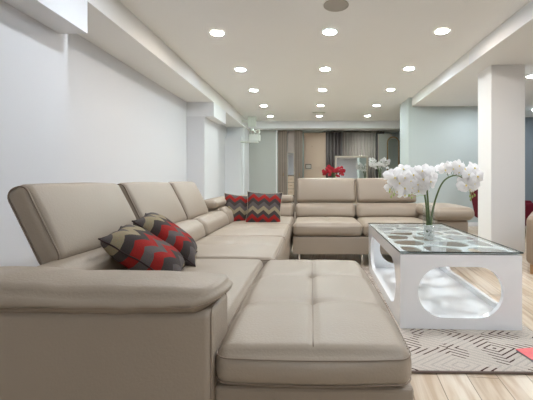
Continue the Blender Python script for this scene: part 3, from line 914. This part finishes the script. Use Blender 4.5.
def orchid(label, base, path, spots, buds, seed, leaves=()):
    rdm = random.Random(seed)
    e = empty('orchid_spray', base, label, 'flower', 'white orchid sprays in the glass vase')
    sp_ = smooth_path(path)
    bm = bmesh.new()
    tube(bm, sp_, [0.0080-0.005*i/len(sp_) for i in range(len(sp_))], 7)
    stem = link('stem', bm_mesh(bm, 'stem', True), STEM, e)
    bm = bmesh.new()
    for (pos, face) in spots:
        near = min(sp_, key=lambda q: (q-Vector(pos)).length)
        tube(bm, [near, (near+Vector(pos))/2+Vector((0, 0, 0.006)), Vector(pos)-Vector(face).normalized()*0.006], 0.0016, 5)
    link('flower_stalks', bm_mesh(bm, 'flower_stalks', True), STEM, e)
    for (pos, face) in spots:
        f = Vector(face).normalized()
        q = f.to_track_quat('Z', 'Y').to_matrix().to_4x4() @ Matrix.Rotation(rdm.uniform(-0.35, 0.35), 4, 'Z')
        o = bpy.data.objects.new('flower', flower_me); COL.objects.link(o); o.parent = e
        s = rdm.uniform(0.88, 1.12)
        o.matrix_local = Matrix.Translation(pos) @ q @ Matrix.Diagonal((s, s, s, 1))
        l = bpy.data.objects.new('lip', lip_me); COL.objects.link(l); l.parent = o
    for b in buds:
        bm = bmesh.new()
        bmesh.ops.create_uvsphere(bm, u_segments=8, v_segments=6, radius=0.008, matrix=Matrix.Translation(b) @ Matrix.Diagonal((.8, .8, 1.3, 1)))
        near = min(sp_, key=lambda q: (q-Vector(b)).length)
        tube(bm, [near, (near+Vector(b))/2+Vector((0, 0, 0.008)), Vector(b)], 0.0015, 5)
        link('bud', bm_mesh(bm, 'bud', True), BUD, e)
    return e

B = (VX, VY, ZT+0.10)
def scatter(c, ext, n, seed, mind=0.040):
    rdm = random.Random(seed); out = []; tries = 0
    while len(out) < n and tries < 6000:
        tries += 1
        u = Vector((rdm.uniform(-1, 1), rdm.uniform(-1, 1), rdm.uniform(-1, 1)))
        if u.length > 1 or u.length < 0.45: continue
        p = Vector(c)+Vector((u.x*ext[0], u.y*ext[1], u.z*ext[2]))
        if all((p-q[0]).length > mind for q in out):
            out.append((p, (u.x*0.7+rdm.uniform(-.25, .25), u.y*1.0-0.75, u.z*0.5+rdm.uniform(-.2, .25))))
    return out
# coordinates relative to the pebbles' top in the vase
orchid('white orchid spray with many blooms filling the left of the vase bouquet', B,
       [(-0.008, 0, -0.07), (-0.012, 0, 0.08), (-0.03, 0.0, 0.22), (-0.09, -0.02, 0.36), (-0.16, -0.03, 0.37), (-0.23, -0.04, 0.31)],
       scatter((-0.165, -0.02, 0.305), (0.12, 0.09, 0.095), 28, 11, 0.036), [(-0.275, -0.04, 0.235), (-0.25, -0.06, 0.215), (-0.262, -0.03, 0.20)], 2)
orchid('white orchid spray with blooms massed over the middle of the vase', B,
       [(0.008, 0.005, -0.07), (0.004, 0.01, 0.08), (-0.005, 0.01, 0.22), (-0.02, 0.0, 0.32), (0.0, -0.02, 0.36), (0.03, -0.03, 0.34)],
       scatter((-0.045, -0.01, 0.31), (0.07, 0.085, 0.10), 20, 21, 0.036), [(-0.15, -0.06, 0.21), (-0.13, -0.05, 0.195)], 3)
orchid('white orchid spray arching alone to the right in front of the column', B,
       [(0.012, -0.006, -0.07), (0.020, 0, 0.06), (0.05, -0.01, 0.20), (0.095, -0.01, 0.30), (0.16, -0.01, 0.342), (0.22, -0.02, 0.33), (0.26, -0.03, 0.27)],
       scatter((0.165, 0.0, 0.392), (0.095, 0.05, 0.030), 8, 31, 0.042)+scatter((0.275, -0.02, 0.315), (0.062, 0.06, 0.095), 13, 37, 0.038),
       [(0.285, -0.03, 0.200), (0.265, -0.04, 0.205), (0.278, -0.02, 0.18), (0.30, -0.03, 0.21)], 4)

# ------------------------------------------------------------ right: armchair and brown sofa
ac_ = empty('armchair', (3.30, 5.9, 0), 'burgundy upholstered high back armchair partly hidden behind the square column', 'armchair')
def rake(w):
    w = w.copy(); w.x -= 0.14*max(0, (w.z-0.3))/0.7; return w
cushion('backrest', (-0.42, -0.36, 0.22), (-0.26, 0.36, 1.08), REDC, ac_, r=0.05, n=(3, 10, 12), deform=soft((.01, 0, .01), .002, 3), fn=rake)
cushion('seat', (-0.24, -0.27, 0.30), (0.55, 0.27, 0.43), REDC, ac_, r=0.05, n=(10, 8, 3), deform=soft((0, 0, .02), .002, 5))
for s in (-1, 1):
    cushion('armrest', (-0.24, s*0.33-0.055, 0.16), (0.58, s*0.33+0.055, 0.52), REDC, ac_, r=0.045, n=(10, 2, 6))
for x in (-0.33, 0.5):
    for y in (-0.3, 0.3): cylo('leg', (x, y, 0), 0.02, 0.22 if x < 0 else 0.16, BLACK, ac_, 12)
bs = empty('brown_sofa', (2.005, 3.30, 0), 'brown leather sofa at the right edge beside the square column', 'sofa', rz=R(-35))
cushion('armrest', (0, 0, 0.09), (0.24, 0.9, 0.545), BROWNL, bs, r=0.05, n=(4, 12, 8), deform=soft((.006, .01, .01), .003, 3))
box('base', (0.245, 0.02, 0.09), (1.6, 0.88, 0.26), BROWNL, bs, 0.01)
cushion('seat_cushion', (0.245, 0.0, 0.265), (0.9, 0.70, 0.43), BROWNL, bs, r=0.04, n=(10, 10, 3), deform=seat_deform(0.02))
cushion('seat_cushion', (0.905, 0.0, 0.265), (1.6, 0.70, 0.43), BROWNL, bs, r=0.04, n=(10, 10, 3), deform=seat_deform(0.02))
cushion('backrest', (0.245, 0.71, 0.265), (1.6, 0.9, 0.62), BROWNL, bs, r=0.05, n=(10, 3, 6))
for x, y in ((0.05, 0.06), (1.5, 0.06), (0.05, 0.84), (1.5, 0.84)):
    cylo('leg', (x, y, 0), 0.022, 0.088, LEGWOOD, bs, 12)
# grey sideboard far right
box_ = empty('sideboard', (3.9, 7.3, 0), 'pale grey low cabinet against the far wall right of the column', 'cabinet')

bpy.data.objects.remove(box_)

# ------------------------------------------------------------ back display
# slatted oak screens
def screen(x0, x1, y, label):
    e = empty('slatted_screen', ((x0+x1)/2, y, 0), label, 'screen', 'grey oak slatted screens at the back')
    w = (x1-x0)
    box('board', (-w/2, 0.012, 0), (w/2, 0.05, RS-0.03), SLAT, e)
    n = 7
    boxes('slats', [((-w/2+w*k/n+0.004, -0.008, 0.001), (-w/2+w*(k+1)/n-0.006, 0.0115, RS-0.031)) for k in range(n)], SLAT, e)
    cylo('handle', (w*0.1, -0.02, 0.98), 0.012, 0.09, GOLD, e, 10)
    return e
screen(-0.915, -0.665, 9.66, 'left grey oak slatted screen beside the pale grey wall panel')
screen(-0.455, -0.235, 9.66, 'right grey oak slatted screen between the mirror niche and the cream wardrobe')
cb = empty('niche_cabinet', (-0.56, 9.70, 0), 'tall narrow cabinet with mirrored niche and drawers between two slatted screens', 'cabinet')
box('carcass', (-0.095, 0.06, 0), (0.095, 0.36, RS-0.03), SLAT, cb)
box('upper_door', (-0.093, 0.03, 1.66), (0.093, 0.058, RS-0.032), CURT, cb)
box('mirror', (-0.090, 0.045, 1.02), (0.090, 0.058, 1.63), MIRROR, cb)
boxes('mirror_frame', [((-0.094, 0.03, 1.00), (-0.08, 0.044, 1.655)), ((0.08, 0.03, 1.00), (0.094, 0.044, 1.655)), ((-0.0795, 0.03, 1.64), (0.0795, 0.044, 1.655))], SILVER, cb)
for z in (0.46, 0.64, 0.82):
    d = box('drawer', (-0.092, 0.03, z), (0.092, 0.058, z+0.165), BEIGEW, cb)
    box('handle', (-0.04, 0.015, z+0.08), (0.04, 0.029, z+0.092), GOLD, d)
# cream wardrobe with moulded doors
wr = empty('cream_wardrobe', (-0.20, 9.95, 0), 'cream wardrobe with moulded panel doors and an open shelf, behind the far sofa', 'wardrobe')
box('carcass', (0.0, 0.05, 0), (0.62, 0.5, RS-0.05), BEIGEW, wr)
def mould_door(x0, x1, z0, z1):
    d = box('door', (x0, 0.02, z0), (x1, 0.048, z1), BEIGEW, wr)
    m = 0.045; q = 0.02
    boxes('moulding', [((x0+m, -0.006, z0+m), (x0+m+q, 0.0195, z1-m)), ((x1-m-q, -0.006, z0+m), (x1-m, 0.0195, z1-m)),
                       ((x0+m+q, -0.006, z0+m), (x1-m-q, 0.0195, z0+m+q)), ((x0+m+q, -0.006, z1-m-q), (x1-m-q, 0.0195, z1-m))], BEIGEW, d)
    cylo('knob', (x1-0.02, 0.002, (z0+z1)/2), 0.008, 0.02, GOLD, d, 8)
mould_door(0.003, 0.25, 1.45, 2.2)
mould_door(0.003, 0.25, 0.1, 1.16)
mould_door(0.26, 0.617, 0.1, 1.18)
mould_door(0.26, 0.617, 1.19, 2.2)
box('open_shelf', (0.006, -0.02, 1.18), (0.25, 0.048, 1.20), SILVER, wr)
bxx = empty('storage_box', (-0.075, 9.96, 1.2005), 'small dark box on the open shelf of the cream wardrobe', 'box')
box('body', (-0.085, -0.02, 0), (0.085, 0.035, 0.13), BLACK, bxx, 0.004)
box('front', (-0.07, -0.026, 0.02), (0.07, -0.0205, 0.11), SPK, bxx)
# curtains
def curtain(x0, x1, y, z0, z1, waves, mat, label):
    bm = bmesh.new(); n = int(waves*10); A = []; Bv = []
    for side in (0, 1):
        row = []
        for i in range(n+1):
            t = i/n; x = x0+(x1-x0)*t
            yy = y+0.05*math.sin(t*waves*2*math.pi)+0.01*math.sin(t*37)+side*0.006
            row.append((bm.verts.new((x, yy, z0)), bm.verts.new((x+0.004*math.sin(i), yy, z1))))
        A.append(row)
    for row in A:
        for a, b in zip(row, row[1:]): bm.faces.new((a[0], b[0], b[1], a[1]))
    for k in (0, 1):
        for i in range(n): bm.faces.new((A[0][i][k], A[0][i+1][k], A[1][i+1][k], A[1][i][k]))
    for i in (0, n): bm.faces.new((A[0][i][0], A[0][i][1], A[1][i][1], A[1][i][0]))
    o = link('curtain', bm_mesh(bm, 'curtain', True), mat)
    return tag(o, label, 'curtain', 'curtains hanging at the back display')
CY = 11.2
curtain(0.36, 0.98, CY, 0.03, CZ-0.03, 6, CURTD, 'charcoal pleated curtain beside the cream wardrobe')
curtain(1.0, 2.06, CY, 0.03, CZ-0.03, 12, CURT, 'light taupe pleated curtain behind the framed dresser mirror')
curtain(2.08, 2.34, CY, 0.03, CZ-0.03, 3, CURTD, 'narrow charcoal curtain strip left of the arched mirror')
# dresser with framed mirror
dr = empty('dresser', (0.60, 10.2, 0), 'cream dresser with large silver framed mirror on it, in front of the curtains', 'dresser')
box('cabinet', (0.02, 0.0, 0.08), (1.16, 0.42, 0.80), BEIGEW, dr, 0.01)
box('top', (0.0, -0.02, 0.801), (1.18, 0.44, 0.84), BEIGEW, dr, 0.006)
for k in range(3):
    for z in (0.12, 0.46):
        d = box('drawer', (0.04+k*0.375, -0.018, z), (0.40+k*0.375, -0.0005, z+0.30), BEIGEW, dr)
        cylo('knob', (0.22+k*0.375, -0.03, z+0.14), 0.012, 0.02, GOLD, d, 10)
for x in (0.06, 1.12):
    for y in (0.04, 0.38): cylo('leg', (x, y, 0), 0.02, 0.08, GOLD, dr, 10)
fm = (0.11, 1.10, 0.87, 1.60)
b_ = 0.055
boxes('mirror_frame', [((fm[0], 0.22, fm[2]), (fm[0]+b_, 0.27, fm[3])), ((fm[1]-b_, 0.22, fm[2]), (fm[1], 0.27, fm[3])),
                       ((fm[0]+b_, 0.22, fm[2]), (fm[1]-b_, 0.27, fm[2]+b_)), ((fm[0]+b_, 0.22, fm[3]-b_), (fm[1]-b_, 0.27, fm[3]))], SILVER, dr, 0.006)
box('mirror_glass', (fm[0]+b_-0.005, 0.235, fm[2]+b_-0.005), (fm[1]-b_+0.005, 0.262, fm[3]-b_+0.005), MIRROR, dr)
boxes('mirror_foot', [((0.3, 0.22, 0.8405), (0.36, 0.27, 0.868)), ((0.85, 0.22, 0.8405), (0.91, 0.27, 0.868))], SILVER, dr)
# console table in front with flowers
ct = empty('console_table', (0.25, 9.0, 0), 'low pale console table behind the far sofa holding two flower vases', 'table')
box('top', (0, 0, 0.77), (1.95, 0.36, 0.80), BEIGEW, ct, 0.005)
for x in (0.03, 1.92):
    for y in (0.03, 0.33): box('leg', (x-0.02, y-0.02, 0), (x+0.02, y+0.02, 0.769), BEIGEW, ct)
def bouquet(name, label, loc, w, h0, mat, nfl, seed, vr, vh):
    v = empty('small_vase', loc, label[0], 'vase', 'vases on the console table')
    lathe('vase_body', [(vr*.7, 0), (vr, vh*.3), (vr*.8, vh*.8), (vr*1.1, vh), (vr*.9, vh*.97), (vr*.6, vh*.8), (vr*.7, vh*.3), (vr*.4, 0.01)], VASEG, v, 20)
    b = empty(name, (loc[0], loc[1], loc[2]+0.02), label[1], 'flowers', 'bouquets on the console table')
    rdm = random.Random(seed)
    bm = bmesh.new(); pts = []
    for k in range(nfl):
        pts.append((rdm.uniform(-w, w), rdm.uniform(-0.08, 0.05), h0+rdm.uniform(-0.09, 0.09)-0.10*abs(rdm.uniform(-1, 1))))
    for p in pts[::3]: tube(bm, smooth_path([(0, 0, 0.0), (p[0]*.15, 0, h0*.5), (p[0]*.6, p[1]*.5, h0*.95), p], 4), 0.004, 5)
    link('stems', bm_mesh(bm, 'stems', True), STEM, b)
    me = flower_me.copy(); me.materials.clear(); me.materials.append(mat)
    for p in pts:
        o = bpy.data.objects.new('flower', me); COL.objects.link(o); o.parent = b
        f = Vector((rdm.uniform(-.6, .6), -1, rdm.uniform(-.4, .5))).normalized()
        s = rdm.uniform(0.75, 1.0)
        o.matrix_local = Matrix.Translation(p) @ f.to_track_quat('Z', 'Y').to_matrix().to_4x4() @ Matrix.Diagonal((s, s, s, 1))
    return b
bouquet('red_orchid_bouquet', ('small glass vase holding the red flowers', 'red orchid bouquet in front of the framed mirror'), (0.60, 9.12, 0.8005), 0.28, 0.33, REDP, 60, 3, 0.04, 0.12)
bouquet('white_orchid_bouquet', ('small glass vase holding the distant white orchids', 'white orchid bouquet standing far behind the sofa left of the arched mirror'), (1.80, 9.16, 0.8005), 0.27, 0.55, PETAL, 60, 9, 0.045, 0.26)
# pale panel and arched mirror
pnl = empty('pale_panel', (2.05, 10.6, 0), 'tall pale grey wardrobe panel left of the arched mirror', 'panel')
box('board', (0, 0.0, 0), (0.36, 0.05, 2.27), GREYP, pnl)
boxes('edge_strip', [((-0.015, -0.005, 0), (-0.001, 0.05, 2.27)), ((0.361, -0.005, 0), (0.375, 0.05, 2.27))], SILVER, pnl)
am = empty('arched_mirror', (2.42, 10.35, 0), 'tall gold framed arched floor mirror at the right of the back display', 'mirror')
def arch(w, z0, zc, seg=14):
    pts = [(-w, z0)]+[(-w*math.cos(math.pi*k/seg), zc+w*math.sin(math.pi*k/seg)) for k in range(seg+1)]+[(w, z0)]
    return pts
bm = bmesh.new(); pf = arch(0.165, 0.03, 1.98)
tube(bm, [(p[0], 0.0, p[1]) for p in pf], 0.022, 8)
tube(bm, [(-0.165, 0, 0.03), (0.165, 0, 0.03)], 0.022, 8)
link('frame', bm_mesh(bm, 'frame', True), GOLD, am)
bm = bmesh.new()
vf = [bm.verts.new((p[0], -0.004, p[1])) for p in pf]; vb = [bm.verts.new((p[0], 0.004, p[1])) for p in pf]
bm.faces.new(vf); bm.faces.new(vb[::-1])
for i in range(len(pf)): bm.faces.new((vf[i], vf[(i+1) % len(pf)], vb[(i+1) % len(pf)], vb[i]))
link('mirror_face', bm_mesh(bm, 'mirror_face'), MIRROR, am)
box('side_depth', (0.19, -0.01, 0.01), (0.225, 0.05, 2.05), BLACK, am)

# ------------------------------------------------------------ camera, world, view
cam = bpy.data.cameras.new('camera'); co_ = bpy.data.objects.new('camera', cam); COL.objects.link(co_)
FP = 350.0; YAW = 1.0
cam.sensor_width = 36; cam.lens = 36*FP/533
cx = 311-FP*math.tan(R(YAW))
cam.shift_x = -(cx-266.5)/533; cam.shift_y = -20/533
cam.clip_start = 0.02
co_.location = (0, 0, EYE); co_.rotation_euler = (R(90), 0, R(YAW))
scn.camera = co_
w = bpy.data.worlds.new('world'); scn.world = w; w.use_nodes = True
w.node_tree.nodes['Background'].inputs['Color'].default_value = (0.9, 0.95, 1, 1)
w.node_tree.nodes['Background'].inputs['Strength'].default_value = 0.05
vsn = scn.view_settings
vsn.view_transform = 'Standard'; vsn.look = 'None'; vsn.gamma = 1; vsn.use_curve_mapping = False
vsn.exposure = 0.74
